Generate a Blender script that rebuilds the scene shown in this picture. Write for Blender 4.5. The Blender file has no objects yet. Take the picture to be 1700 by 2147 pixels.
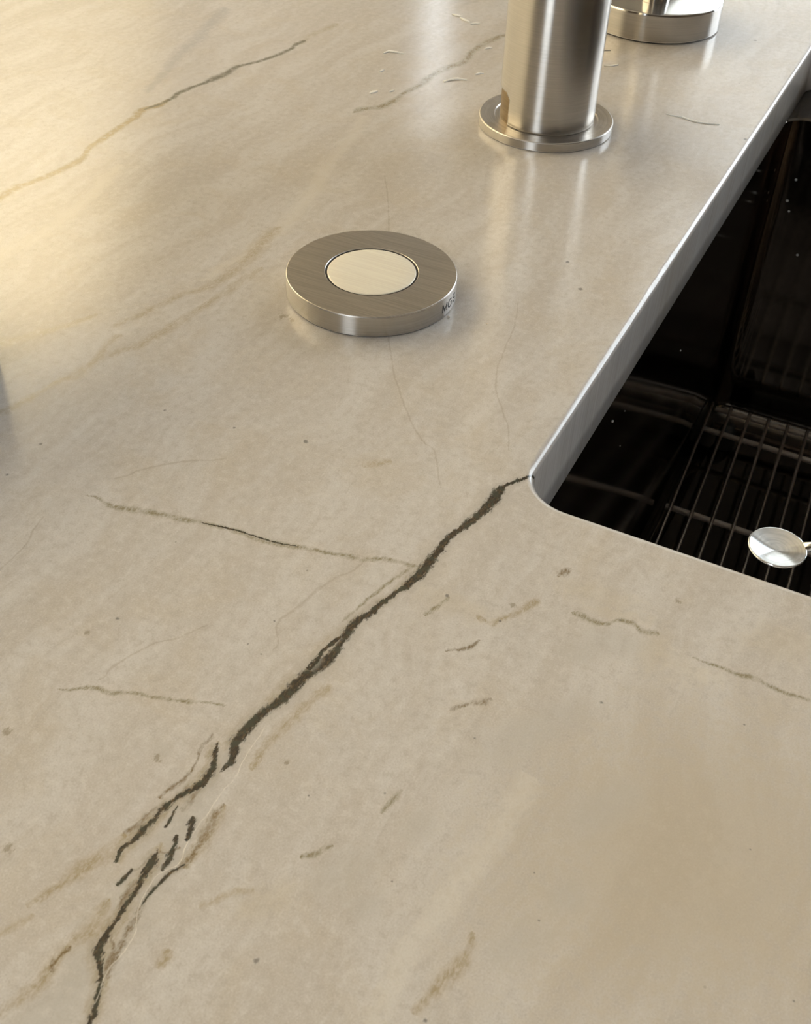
import bpy, bmesh, math, random
from mathutils import Vector, Matrix

random.seed(7)
S = bpy.context.scene
COL = S.collection
MM = 0.001
TOP = 0.9            # height of the worktop above the floor; x = 0, y = 0 is the near left corner of the sink cut-out

# ------------------------------------------------------------------ camera
cam_d = bpy.data.cameras.new('camera')
cam = bpy.data.objects.new('camera', cam_d)
COL.objects.link(cam)
RIGHT = Vector((0.894040, 0.446851, 0.031869)); UP = Vector((-0.319619, 0.586395, 0.744302)); FWD = Vector((-0.313904, 0.675622, -0.667082))
cam.matrix_world = Matrix(((RIGHT.x, UP.x, -FWD.x, 62.685 * MM), (RIGHT.y, UP.y, -FWD.y, -191.921 * MM),
                           (RIGHT.z, UP.z, -FWD.z, TOP + 173.041 * MM), (0, 0, 0, 1)))
cam_d.sensor_fit = 'HORIZONTAL'
cam_d.sensor_width = 36.0
cam_d.lens = 36.0 * 2350.56 / 1700.0
cam_d.clip_start = 0.005
cam_d.dof.use_dof = True
cam_d.dof.focus_distance = 0.285
cam_d.dof.aperture_fstop = 85.0
S.camera = cam

# ------------------------------------------------------------------ world, lights, exposure
S.view_settings.view_transform = 'Standard'
S.view_settings.look = 'None'
S.view_settings.gamma = 1.0
S.view_settings.use_curve_mapping = False
S.view_settings.exposure = -0.07
world = bpy.data.worlds.new('overcast_sky')
S.world = world
world.use_nodes = True
bg = world.node_tree.nodes['Background']
bg.inputs['Color'].default_value = (0.86, 0.94, 1.0, 1.0)
bg.inputs['Strength'].default_value = 7.4
S.cycles.use_denoising = True
S.cycles.max_bounces = 8
S.cycles.diffuse_bounces = 3
S.cycles.glossy_bounces = 5
S.cycles.use_adaptive_sampling = True
S.cycles.adaptive_threshold = 0.025
S.cycles.sample_clamp_indirect = 8.0

ROOM = dict(x0=-1.7, x1=2.6, y0=-2.4, y1=2.1, h=2.7)
# windows: wall, from, to, sill height, head height
WINDOWS = [('far', -0.45, 0.25, 1.02, 2.30), ('far', 0.34, 1.95, 1.02, 2.30), ('far', -1.04, -0.965, 1.42, 1.85), ('near', -0.45, 0.25, 0.95, 2.30)]


def portal(name, loc, rot, sx, sy):
    l = bpy.data.lights.new(name, 'AREA')
    l.shape = 'RECTANGLE'
    l.size, l.size_y = sx, sy
    l.cycles.is_portal = True
    o = bpy.data.objects.new(name, l)
    o.location = loc
    o.rotation_euler = rot
    COL.objects.link(o)


for k, (side, a, b, lo, hi) in enumerate(WINDOWS):
    if side == 'far':
        portal('window_portal', ((a + b) / 2, ROOM['y1'] + 0.02, (lo + hi) / 2), (math.radians(-90), 0, 0), b - a, hi - lo)
    else:
        portal('window_portal', ((a + b) / 2, ROOM['y0'] - 0.02, (lo + hi) / 2), (math.radians(90), 0, 0), b - a, hi - lo)

ADDED_SPOTS = [(-1.30, -1.2), (-1.30, -0.3), (-1.30, 0.55), (-1.30, 1.40)]      # unseen ceiling spots, added to light the left wall warmly
ADDED_SPOT_POWER = 375.0
ADDED_SPOT_COLOR = (1.0, 0.91, 0.71)

# ------------------------------------------------------------------ helpers
def link(o):
    COL.objects.link(o)
    return o


def tag(o, label=None, cat=None, group=None, kind=None):
    if label: o['label'] = label
    if cat: o['category'] = cat
    if group: o['group'] = group
    if kind: o['kind'] = kind
    return o


def thing(name, label, cat, loc=(0, 0, 0), rz=0.0, group=None):
    o = link(bpy.data.objects.new(name, None))
    o.empty_display_size = 0.02
    o.location = loc
    o.rotation_euler = (0, 0, rz)
    return tag(o, label, cat, group)


def obj(name, bm, mat, parent=None, smooth=True):
    me = bpy.data.meshes.new(name)
    bm.normal_update()
    bm.to_mesh(me)
    bm.free()
    if smooth:
        for f in me.polygons: f.use_smooth = True
    if mat: me.materials.append(mat)
    o = link(bpy.data.objects.new(name, me))
    if parent: o.parent = parent
    return o


def sharp(o, deg=35):
    """smooth shading that keeps the hard turned edges"""
    me = o.data
    bm = bmesh.new(); bm.from_mesh(me)
    for e in bm.edges:
        if len(e.link_faces) == 2 and e.calc_face_angle(0) > math.radians(deg): e.smooth = False
    bm.to_mesh(me); bm.free()
    return o


def lathe(profile, seg=128, bm=None):
    """profile: list of (radius, z) in mm, bottom to top, turned about z"""
    bm = bm or bmesh.new()
    rings = []
    for r, z in profile:
        if r < 1e-6:
            rings.append([bm.verts.new((0, 0, z * MM))])
        else:
            rings.append([bm.verts.new((r * MM * math.cos(2 * math.pi * i / seg), r * MM * math.sin(2 * math.pi * i / seg), z * MM)) for i in range(seg)])
    for a, b in zip(rings, rings[1:]):
        for i in range(seg):
            j = (i + 1) % seg
            if len(a) == 1 and len(b) > 1: bm.faces.new((a[0], b[j], b[i]))
            elif len(b) == 1 and len(a) > 1: bm.faces.new((a[i], a[j], b[0]))
            elif len(a) > 1: bm.faces.new((a[i], a[j], b[j], b[i]))
    bmesh.ops.recalc_face_normals(bm, faces=bm.faces)
    return bm


def box(bm, x0, x1, y0, y1, z0, z1):
    v = [bm.verts.new(p) for p in ((x0, y0, z0), (x1, y0, z0), (x1, y1, z0), (x0, y1, z0), (x0, y0, z1), (x1, y0, z1), (x1, y1, z1), (x0, y1, z1))]
    for f in ((0, 3, 2, 1), (4, 5, 6, 7), (0, 1, 5, 4), (1, 2, 6, 5), (2, 3, 7, 6), (3, 0, 4, 7)):
        bm.faces.new([v[i] for i in f])
    return bm


def tube(bm, pts, r, seg=10):
    """round bar through pts (metres)"""
    pts = [Vector(p) for p in pts]
    rings = []
    for i, p in enumerate(pts):
        d = (pts[min(i + 1, len(pts) - 1)] - pts[max(i - 1, 0)]).normalized()
        ref = Vector((0, 0, 1)) if abs(d.z) < 0.95 else Vector((1, 0, 0))
        a = d.cross(ref).normalized(); b = a.cross(d)
        rings.append([bm.verts.new(p + (a * math.cos(2 * math.pi * k / seg) + b * math.sin(2 * math.pi * k / seg)) * r) for k in range(seg)])
    for a, b in zip(rings, rings[1:]):
        for k in range(seg):
            bm.faces.new((a[k], a[(k + 1) % seg], b[(k + 1) % seg], b[k]))
    bm.faces.new(rings[0]); bm.faces.new(rings[-1])
    bmesh.ops.recalc_face_normals(bm, faces=bm.faces)
    return bm


# ------------------------------------------------------------------ material helpers
class Nodes:
    def __init__(self, name, dim='3D'):
        self.dim = dim
        self.m = bpy.data.materials.new(name)
        self.m.use_nodes = True
        self.t = self.m.node_tree
        self.bsdf = self.t.nodes['Principled BSDF']

    def put(self, sock, v):
        if v is None: return
        if isinstance(v, bpy.types.NodeSocket): self.t.links.new(v, sock)
        elif isinstance(v, (int, float)) or len(v) == (len(sock.default_value) if hasattr(sock.default_value, '__len__') else -1): sock.default_value = v
        else: sock.default_value = tuple(v) + (1.0,)

    def node(self, kind, ins=None, out=0, **props):
        n = self.t.nodes.new(kind)
        for k, v in props.items(): setattr(n, k, v)
        for k, v in (ins or {}).items(): self.put(n.inputs[k], v)
        return n.outputs[out]

    def math(self, op, a, b=None, c=None, clamp=False):
        n = self.t.nodes.new('ShaderNodeMath'); n.operation = op; n.use_clamp = clamp
        for i, v in enumerate((a, b, c)): self.put(n.inputs[i], v)
        return n.outputs[0]

    def vec(self, op, a, b=None, out=0):
        n = self.t.nodes.new('ShaderNodeVectorMath'); n.operation = op
        self.put(n.inputs[0], a)
        if b is not None: self.put(n.inputs[1], b)
        return n.outputs[out]

    def step(self, v, e0, e1, lo=0.0, hi=1.0):
        n = self.t.nodes.new('ShaderNodeMapRange'); n.interpolation_type = 'SMOOTHSTEP'; n.clamp = False
        for i, x in enumerate((v, e0, e1, lo, hi)): self.put(n.inputs[i], x)
        return n.outputs[0]

    def lin(self, v, e0, e1, lo=0.0, hi=1.0):
        return self.step(v, e0, e1, lo, hi)

    def mix(self, f, a, b, mode='MIX'):
        n = self.t.nodes.new('ShaderNodeMix'); n.data_type = 'RGBA'; n.blend_type = mode
        self.put(n.inputs[0], f); self.put(n.inputs[6], a); self.put(n.inputs[7], b)
        return n.outputs[2]

    def noise(self, co, scale, detail=3, rough=0.55, dist=0.0, out=0):
        return self.node('ShaderNodeTexNoise', {'Vector': co, 'Scale': scale, 'Detail': detail, 'Roughness': rough, 'Distortion': dist}, out, noise_dimensions=self.dim)

    def set(self, **kw):
        for k, v in kw.items(): self.put(self.bsdf.inputs[k.replace('_', ' ')], v)
        return self.m


def plain(name, col, rough=0.5, metal=0.0, grain=0.06, scale=60.0, **kw):
    N = Nodes(name)
    co = N.node('ShaderNodeTexCoord', out=3)
    n = N.noise(co, scale, 4)
    c = N.mix(N.lin(n, 0.3, 0.7), tuple(x * (1 - grain) for x in col), tuple(min(1, x * (1 + grain)) for x in col))
    return N.set(Base_Color=c, Roughness=rough, Metallic=metal, **kw)


def brushed(name, col, rough, aniso=0.0, turned=True, grain=0.12, stain=0.0, lines=None):
    """stainless steel; turned = brushed round the axis, lines = brushed straight along this direction (degrees)"""
    N = Nodes(name)
    co = N.node('ShaderNodeTexCoord', out=3)
    if lines is not None:
        mp = N.node('ShaderNodeMapping', {'Vector': co, 'Rotation': (0, 0, -math.radians(lines)), 'Scale': (60.0, 2400.0, 60.0)})
        g = N.noise(mp, 1.0, 3, 0.6)
    else:
        sx = N.node('ShaderNodeSeparateXYZ', {0: co})
        n = N.t.nodes.new('ShaderNodeSeparateXYZ'); N.t.links.new(co, n.inputs[0])
        r = N.math('SQRT', N.math('ADD', N.math('MULTIPLY', n.outputs[0], n.outputs[0]), N.math('MULTIPLY', n.outputs[1], n.outputs[1])))
        g = N.noise(N.node('ShaderNodeCombineXYZ', {0: N.math('MULTIPLY', r, 2600.0), 1: N.math('MULTIPLY', n.outputs[2], 2600.0), 2: N.math('ARCTAN2', n.outputs[1], n.outputs[0])}), 1.0, 2, 0.6)
    big = N.noise(co, 90.0, 3)
    c = N.mix(N.lin(g, 0.3, 0.7), tuple(x * (1 - grain) for x in col), tuple(min(1, x * (1 + grain)) for x in col))
    ro = N.math('ADD', rough, N.math('MULTIPLY', N.math('SUBTRACT', big, 0.5), 0.04))
    if stain:
        st = N.step(N.noise(co, 160.0, 4, 0.6), 0.5, 0.62)
        ro = N.math('ADD', ro, N.math('MULTIPLY', st, stain))
        c = N.mix(N.math('MULTIPLY', st, 0.35), c, (0.50, 0.44, 0.36))
    m = N.set(Base_Color=c, Metallic=1.0, Roughness=ro)
    if aniso:
        N.put(N.bsdf.inputs['Anisotropic'], aniso)
        tn = N.t.nodes.new('ShaderNodeTangent'); tn.direction_type = 'RADIAL'; tn.axis = 'Z'
        N.t.links.new(tn.outputs[0], N.bsdf.inputs['Tangent'])
        N.put(N.bsdf.inputs['Anisotropic Rotation'], 0.25)
    bp = N.node('ShaderNodeBump', {'Strength': 0.06, 'Distance': 0.00003, 'Height': g})
    N.put(N.bsdf.inputs['Normal'], bp)
    return m


# ------------------------------------------------------------------ the stone: veins traced on the slab, in mm
VEINS = [
('dark',[(2.57,11.61,0.315),(1.76,10.35,0.33),(0.93,8.26,0.325),(-0.12,6.27,0.428),(-1.96,3.26,0.578),(-2.54,0.56,1.241),(-2.39,-2.68,1.342),(-2.92,-6.81,1.137),(-3.76,-11.22,0.908),(-5.53,-17.14,0.782),(-6.71,-21.01,0.846),(-6.4,-24.2,0.913),(-6.62,-27.79,1.041),(-6.79,-31.45,1.14),(-6.89,-34.34,1.056),(-7.63,-37.05,0.86),(-8.97,-41.01,0.487),(-10.32,-45.71,0.596),(-11.23,-49.16,0.773),(-12.5,-52.89,0.916),(-12.73,-56.77,1.061),(-12.32,-59.93,0.834),(-12.4,-63.14,1.097),(-13.46,-66.67,1.36),(-14.56,-69.49,0.98),(-14.94,-74.19,1.166),(-15.78,-77.96,0.916),(-16.94,-81.83,0.851),(-17.53,-84.96,0.827),(-17.83,-87.64,0.908),(-17.88,-89.52,1.033),(-17.06,-91.29,0.9),(-16.18,-93.59,0.628)]),
('dark',[(-13.47,-57.46,0.339),(-13.8,-59.26,0.349),(-14.47,-60.64,0.346),(-14.84,-62.72,0.428),(-14.69,-65.5,0.528),(-14.95,-67.89,0.537)]),
('dark',[(-20.6,-91.82,0.359),(-19.32,-94.53,0.535),(-18.31,-96.97,0.737),(-18.14,-100.13,0.687),(-19.23,-102.88,0.507),(-20.79,-105.5,0.402),(-21.48,-107.98,0.483),(-21.53,-110.31,0.331),(-21.89,-112.65,0.657),(-21.91,-114.89,0.474),(-22.87,-117.49,0.326),(-22.45,-119.63,0.218)]),
('brown',[(-19.55,-101.68,0.251),(-21.04,-106.31,0.301),(-22.93,-109.51,0.297),(-23.27,-112.51,0.387),(-24.17,-114.7,0.293)]),
('brown',[(-22.31,-90.38,0.228),(-22.69,-92.81,0.296),(-22.18,-96.05,0.236),(-21.51,-99.6,0.243),(-22.3,-103.36,0.399),(-22.93,-105.96,0.397)]),
('dark',[(-15.37,-106.41,0.346),(-14.79,-108.06,0.599),(-13.63,-110.97,0.253)]),
('dark',[(-15.83,-110.96,0.341),(-15.09,-112.99,0.386),(-14.62,-115.32,0.524),(-14.49,-117.7,0.351)]),
('dark',[(-17.13,-115.41,0.259),(-16.62,-117.6,0.7),(-16.57,-120.48,0.431),(-15.88,-122.98,0.508),(-15.7,-125.3,0.344),(-15.7,-127.95,0.343),(-15.73,-131.03,0.42),(-15.48,-132.81,0.561),(-14.64,-134.62,0.664),(-12.99,-135.88,0.362),(-11.73,-137.74,0.296),(-10.43,-139.87,0.447),(-9.3,-142.36,0.454),(-8.72,-144.9,0.381)]),
('dark',[(-18.86,-119.78,0.274),(-19.17,-121.85,0.362),(-19.42,-123.46,0.27)]),
('brown',[(-16.87,-119.54,0.179),(-17.14,-122.86,0.351),(-16.91,-124.97,0.421),(-16.42,-126.63,0.247)]),
('brown',[(-12.46,-102.68,0.227),(-11.97,-107.44,0.713),(-11.55,-111.55,0.446),(-11.91,-115.13,0.363),(-12.96,-118.2,0.407),(-13.43,-120.91,0.354),(-13.59,-123.33,0.345),(-13.37,-126.36,0.416),(-12.43,-130.14,0.489),(-12.09,-132.94,0.489),(-11.64,-136.31,0.321)]),
('dark',[(-11.77,-115.06,0.093),(-12.68,-116.95,0.229),(-13.05,-118.74,0.269),(-13.43,-120.91,0.221),(-13.57,-123.23,0.174),(-13.57,-124.28,0.086)]),
('soft',[(-23.62,-115.57,0.574),(-24.37,-118.69,0.858),(-25.84,-122.73,1.135),(-26.99,-125.44,0.846),(-28.61,-129.43,0.464),(-30.06,-132.79,0.368)]),
('soft',[(-18.94,-126.51,0.426),(-18.28,-131.25,0.943),(-19.12,-133.62,0.782),(-19.52,-136.08,0.6),(-20.02,-138.83,0.755),(-19.7,-142.48,0.831),(-20.67,-145.85,0.745),(-21.71,-149.03,0.655)]),
('brown',[(-19.16,-135.36,0.129),(-19.4,-136.47,0.258),(-19.93,-137.9,0.171),(-20.02,-138.83,0.406),(-19.5,-140.13,0.234)]),
('faint',[(-27.98,-134.07,0.362),(-29.71,-137.21,0.538),(-31.07,-139.57,0.534)]),
('white',[(-14.75,-85.5,0.117),(-14.43,-91.47,0.114),(-13.72,-95.95,0.15),(-13.99,-99.44,0.169),(-13.76,-104.8,0.183),(-13.73,-108.37,0.18),(-13.36,-112.5,0.174),(-12.6,-114.57,0.145),(-14.59,-119.85,0.123),(-12.51,-127.5,0.145),(-11.29,-129.9,0.162),(-11.3,-133.24,0.166),(-11.56,-135.92,0.16),(-10.19,-140.75,0.108)]),
('olive',[(-84.43,-46.53,0.412),(-78.25,-47.14,0.741),(-71.65,-45.23,0.936),(-67.28,-44.14,0.765),(-62.36,-43.31,0.764),(-56.53,-41.78,0.605),(-49.47,-40.84,0.736),(-45.25,-40.52,0.657),(-39.07,-39.81,0.743),(-31.24,-37.67,0.598),(-26.74,-36.62,0.594),(-21.47,-35.48,0.747),(-17.53,-33.69,0.602),(-14.34,-32.31,0.595),(-9.74,-31.86,0.581)]),
('dark',[(-57.51,-42.04,0.092),(-53.63,-41.11,0.212),(-48.99,-40.4,0.238),(-46.05,-40.06,0.146),(-41.77,-39.87,0.174),(-38.33,-39.41,0.178),(-35.13,-38.56,0.09)]),
('olive',[(-9.37,-31.66,0.378),(-12.04,-40.41,0.429),(-13.6,-46.53,0.357),(-15.02,-53.03,0.233)]),
('soft',[(-8.91,-69.9,0.542),(-10.66,-76.16,0.737),(-11.55,-81.79,0.715),(-12.41,-87.24,0.587),(-11.91,-93.0,0.374)]),
('olive',[(-54.25,-94.86,0.237),(-48.9,-91.74,0.464),(-45.73,-91.25,0.574),(-42.15,-89.08,0.403),(-37.89,-88.27,0.389),(-35.99,-87.66,0.454),(-31.62,-86.13,0.4),(-28.65,-84.68,0.342),(-24.8,-83.55,0.281)]),
('gold',[(-204.51,54.03,1.901),(-205.06,58.02,2.017),(-205.27,64.69,2.017),(-203.77,70.47,1.869),(-202.23,78.05,1.836),(-201.21,85.49,2.094),(-200.66,91.94,2.172),(-201.6,96.74,1.5),(-203.97,102.62,1.389),(-204.88,110.5,1.893),(-205.37,118.87,1.945),(-206.06,126.87,1.651),(-206.84,134.02,2.073),(-208.22,139.43,2.394),(-207.12,142.72,2.221),(-205.55,150.35,1.461)]),
('dusk',[(-207.46,141.99,0.733),(-205.55,150.35,1.031),(-205.68,157.1,1.405),(-205.67,163.8,1.419),(-203.7,172.41,1.135),(-202.38,180.21,2.23),(-201.49,186.1,2.018),(-201.93,193.09,1.693),(-199.35,200.22,1.31),(-196.32,208.68,1.346),(-193.94,219.48,1.254),(-193.59,224.95,1.18),(-193.9,233.47,1.307)]),
('faint',[(-193.95,230.73,1.318),(-194.3,243.55,1.422),(-193.43,250.42,1.572),(-192.25,261.24,1.188)]),
('olive',[(-119.6,292.18,1.467),(-121.95,287.87,1.496),(-124.55,277.86,1.617),(-125.98,264.08,1.44),(-124.35,253.92,1.401),(-124.34,247.53,1.755),(-127.23,239.47,1.831),(-128.71,230.56,1.591),(-129.1,223.69,1.674),(-128.77,215.94,1.349),(-130.51,206.54,1.196),(-130.55,197.01,1.427),(-131.39,192.12,1.582),(-133.95,186.25,2.019),(-138.07,181.1,1.273)]),
('faint',[(-115.55,84.89,1.136),(-114.12,74.58,2.068),(-113.32,66.4,1.732),(-112.92,56.96,1.417),(-113.87,45.84,1.389),(-118.78,36.86,0.955),(-120.9,28.14,0.992),(-122.59,21.19,0.893),(-124.84,15.21,0.68)]),
('faint',[(-133.19,15.93,0.712),(-136.94,7.27,0.947),(-140.55,0.79,1.194),(-144.18,-5.07,1.437),(-147.36,-9.01,1.92)]),
('faint',[(-106.76,60.48,0.629),(-108.32,44.65,1.231),(-109.94,31.99,1.005),(-111.02,21.88,1.21),(-113.64,9.14,1.047),(-116.72,2.89,0.879)]),
('faint',[(-121.13,10.35,0.857),(-120.27,3.15,0.983),(-119.0,-2.55,0.844),(-119.11,-8.96,1.17),(-121.65,-15.46,0.784),(-122.81,-23.9,0.952),(-125.32,-32.03,1.171),(-126.43,-34.23,1.202)]),
('olive',[(53.22,-28.35,0.268),(58.92,-28.17,0.399),(62.21,-28.39,0.528),(65.65,-27.81,0.66),(68.08,-28.32,0.459),(72.13,-28.5,0.521),(76.66,-28.12,0.387)]),
('olive',[(26.88,-28.21,0.548),(30.0,-28.55,0.821),(32.14,-28.63,0.688),(34.99,-26.79,0.529),(36.74,-25.39,0.556),(39.26,-25.42,0.682),(41.71,-26.24,0.757),(44.35,-25.42,0.547)]),
('soft',[(-17.42,-114.73,0.528),(-16.57,-120.48,0.859),(-15.7,-125.3,0.851),(-15.66,-129.51,1.004),(-14.67,-134.45,1.082),(-11.79,-137.77,0.743),(-9.45,-142.85,0.668)]),
('soft',[(-12.04,-102.24,0.458),(-11.84,-107.05,0.895),(-11.28,-111.51,0.802),(-11.76,-115.35,0.538)]),
('soft',[(-20.43,-92.71,0.381),(-19.17,-101.48,0.578),(-21.27,-107.98,0.782),(-22.34,-114.17,0.844),(-22.41,-119.41,0.636)]),
('soft',[(-17.33,-114.16,0.436),(-16.62,-117.6,0.961),(-16.48,-121.13,0.776),(-15.7,-125.3,0.766),(-15.72,-128.8,0.851),(-15.56,-132.22,1.057),(-14.35,-134.74,1.039),(-11.77,-137.33,0.66),(-10.0,-140.65,0.827),(-8.79,-144.13,0.675)]),
('soft',[(-20.64,-91.6,0.453),(-18.13,-97.7,1.022),(-18.86,-102.68,0.895),(-20.88,-107.11,0.786),(-21.71,-112.98,1.043),(-22.43,-117.15,0.656)]),
('brown',[(-17.75,-101.3,0.192),(-17.91,-103.31,0.379),(-17.86,-105.3,0.475),(-18.19,-106.58,0.291)]),
('dark',[(-19.35,-106.08,0.136),(-18.8,-109.3,0.272),(-18.81,-110.71,0.184)]),
('brown',[(-14.21,-112.84,0.143),(-15.54,-114.58,0.188),(-17.23,-115.67,0.237),(-17.83,-118.23,0.185),(-18.5,-119.99,0.185)]),
('brown',[(-15.81,-120.98,0.183),(-16.72,-123.03,0.271),(-16.89,-124.48,0.334),(-15.87,-126.34,0.323),(-15.65,-127.64,0.167)]),
('brown',[(-14.85,-130.94,0.147),(-13.09,-132.74,0.301),(-12.25,-134.79,0.384),(-11.11,-136.99,0.226)]),
('soft',[(-6.94,-27.27,0.36),(-8.55,-38.2,0.717),(-11.35,-47.2,0.837),(-13.84,-56.18,1.014),(-14.66,-67.45,1.293),(-16.23,-75.81,1.292),(-18.04,-83.32,1.044),(-18.68,-90.56,0.603)]),
('hair',[(-101.13,132.74,0.248),(-85.96,105.71,0.279),(-49.14,36.03,0.234),(-41.36,25.22,0.261),(-32.01,13.94,0.26),(-25.97,8.4,0.275),(-21.45,5.52,0.25),(-17.33,-1.54,0.174)]),
('hair',[(-30.46,80.29,0.212),(-24.43,55.17,0.266),(-21.67,43.66,0.282),(-14.37,30.63,0.252),(-7.22,17.65,0.182)]),
('hair',[(-19.56,-36.15,0.265),(-22.56,-43.63,0.388),(-24.49,-49.54,0.43),(-25.27,-55.16,0.362),(-26.41,-58.08,0.334),(-25.16,-62.98,0.251),(-23.56,-66.52,0.195)]),
('hair',[(-65.98,-20.44,0.275),(-73.1,-25.18,0.366),(-77.64,-29.53,0.362),(-81.32,-34.0,0.355),(-84.13,-38.55,0.348)]),
('hair',[(-39.35,-67.91,0.195),(-42.53,-73.48,0.26),(-46.33,-77.99,0.283),(-47.93,-82.13,0.246),(-49.36,-86.4,0.296),(-49.4,-89.03,0.223)]),
('hair',[(-90.13,-57.69,0.195),(-89.37,-61.81,0.244),(-87.66,-66.17,0.244),(-87.1,-70.68,0.263),(-87.09,-75.19,0.266)]),
('brown',[(19.78,-19.44,0.256),(20.67,-17.95,0.642),(21.84,-15.97,0.257)]),
('olive',[(-0.7,-43.8,0.236),(0.07,-41.69,0.594),(0.84,-39.55,0.467),(1.51,-36.65,0.347)]),
('brown',[(14.71,-63.98,0.218),(15.96,-62.27,0.442),(17.68,-60.43,0.45),(19.26,-58.93,0.557),(20.25,-57.47,0.327)]),
('olive',[(13.42,-90.5,0.267),(13.67,-88.48,0.543),(14.18,-86.75,0.54),(14.18,-84.47,0.267)]),
('olive',[(5.1,-104.68,0.275),(6.37,-103.61,0.46),(7.54,-102.37,0.549),(8.87,-100.21,0.366)]),
('soft',[(34.32,-119.53,0.584),(35.09,-116.87,0.589),(35.86,-114.68,0.668),(36.79,-111.69,0.824),(37.49,-109.57,0.902),(37.54,-105.95,0.457),(37.19,-103.84,0.308)]),
('faint',[(-4.91,-120.14,0.437),(-3.39,-118.2,0.44),(-1.71,-115.77,0.441),(1.18,-113.67,0.351)]),
('brown',[(7.47,-50.64,0.19),(9.89,-48.91,0.313),(11.35,-47.41,0.351),(12.34,-44.82,0.224)]),
('soft',[(9.58,-39.05,0.668),(12.51,-39.01,0.539),(14.69,-36.46,0.491),(17.15,-31.87,0.61),(19.18,-28.73,0.499)]),
('faint',[(-35.51,-6.39,0.539),(-32.72,-4.24,0.895),(-30.09,-1.76,0.535)]),
('soft',[(-4.91,-132.03,0.407),(-4.73,-129.73,0.563),(-5.29,-128.68,0.383)]),
('pale',[(-132.68,174.91,2.447),(-128.31,157.5,2.888),(-125.66,140.28,3.177),(-119.15,113.84,3.354),(-114.91,92.7,3.116),(-114.87,78.05,2.943),(-115.3,62.22,2.147),(-117.25,49.62,1.755)]),
('pale',[(-185.75,95.9,2.192),(-179.82,70.38,3.083),(-177.74,48.94,3.756),(-178.52,34.41,3.956),(-179.75,25.28,3.498)]),
('pale',[(34.36,-72.09,2.619),(33.59,-81.55,2.546),(32.49,-89.61,2.49),(31.1,-98.43,2.423),(29.45,-107.87,2.343),(28.92,-117.08,2.258),(29.7,-123.41,2.198)]),
('grey',[(-17.12,-89.73,1.013),(-18.25,-97.52,2.854),(-16.34,-107.79,4.503),(-15.8,-116.97,4.842),(-14.96,-127.29,5.081),(-14.51,-135.26,4.971),(-14.89,-144.02,5.62),(-14.6,-148.74,5.474)]),
('pgrey',[(-244.76,250.69,3.92),(-234.77,216.97,4.412),(-228.83,190.9,3.625),(-220.94,168.3,2.403),(-217.69,155.95,1.495)]),
]
DOTS = [(1.06,-36.41,0.601),(12.03,-86.52,0.326),(0.11,-93.37,0.278),(73.93,-66.93,0.356),(86.53,-90.55,0.379),(36.34,-119.97,0.439),(8.21,-123.8,0.617),(-56.27,-74.73,0.571),(-108.14,-37.1,0.732),(-107.34,-49.88,0.557),(-70.58,-8.95,0.609),(-52.01,-5.09,0.898),(-22.55,341.86,1.093),(-0.2,232.76,1.121),(-17.51,98.17,0.998),(-26.52,111.74,0.842),(21.12,-101.47,0.295),(45.84,-96.53,0.326),(40.09,-48.24,0.526),(21.46,-67.81,0.4),(36.25,-25.5,0.352),(66.31,-40.35,0.309),(-90.0,-11.3,0.624),(13.94,-37.79,0.466),(41.92,-88.78,0.257),(-27.53,-60.05,0.345),(-28.91,-67.94,0.278)]
STAINS = [(-86.84,41.55,1.667),(-83.79,40.96,1.288),(-59.28,-80.83,0.895),(-28.58,-99.44,1.152),(-56.91,-107.73,1.18),(-40.01,-126.47,1.203),(45.63,-14.33,0.966),(14.65,-32.43,0.832),(-7.05,-89.25,0.865)]
PATCHES = [('warm',65.23,-73.49,0.02262,0.00637,0.01198,-0.02287),('grey',37.29,-31.75,0.10746,0.01871,0.03809,-0.18186),('grey',31.84,-38.33,0.20351,0.0452,0.06976,-0.26447),('grey',44.6,-101.82,0.07685,0.12088,0.19209,-0.10275),('grey',48.56,-90.29,0.12465,0.14787,0.23271,-0.14803),('grey',20.71,-89.95,0.13655,0.18279,0.23876,-0.13497),('tan',4.35,-37.97,0.0801,0.01402,0.00473,-0.24597),('tan',30.37,-20.78,0.08164,0.01241,0.02796,-0.22766),('tan',35.81,-24.19,0.09011,0.01802,0.11006,-0.42996),('grey',30.74,-60.62,0.04679,0.04377,0.16203,-0.10856),('pale',57.42,-31.78,0.18183,0.00214,0.00425,-0.3485),('pale',51.59,-32.08,0.17663,-0.01686,-0.0443,-0.1889),('tan',45.29,-31.14,0.26327,0.01271,0.00139,-0.12513),('grey',13.06,-103.88,0.06156,0.09214,0.16509,-0.09343),('grey',-28.68,-97.68,0.31144,0.22378,0.21875,-0.41337),('tan',4.38,-114.33,0.07384,0.12204,0.25223,-0.14086),('tan',69.19,-15.41,0.08917,0.00312,0.01728,-0.14137),('grey',48.48,-70.38,0.06029,0.06442,0.15966,-0.09667),('grey',19.52,-107.39,0.14378,0.15229,0.22304,-0.19384)]
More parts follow.
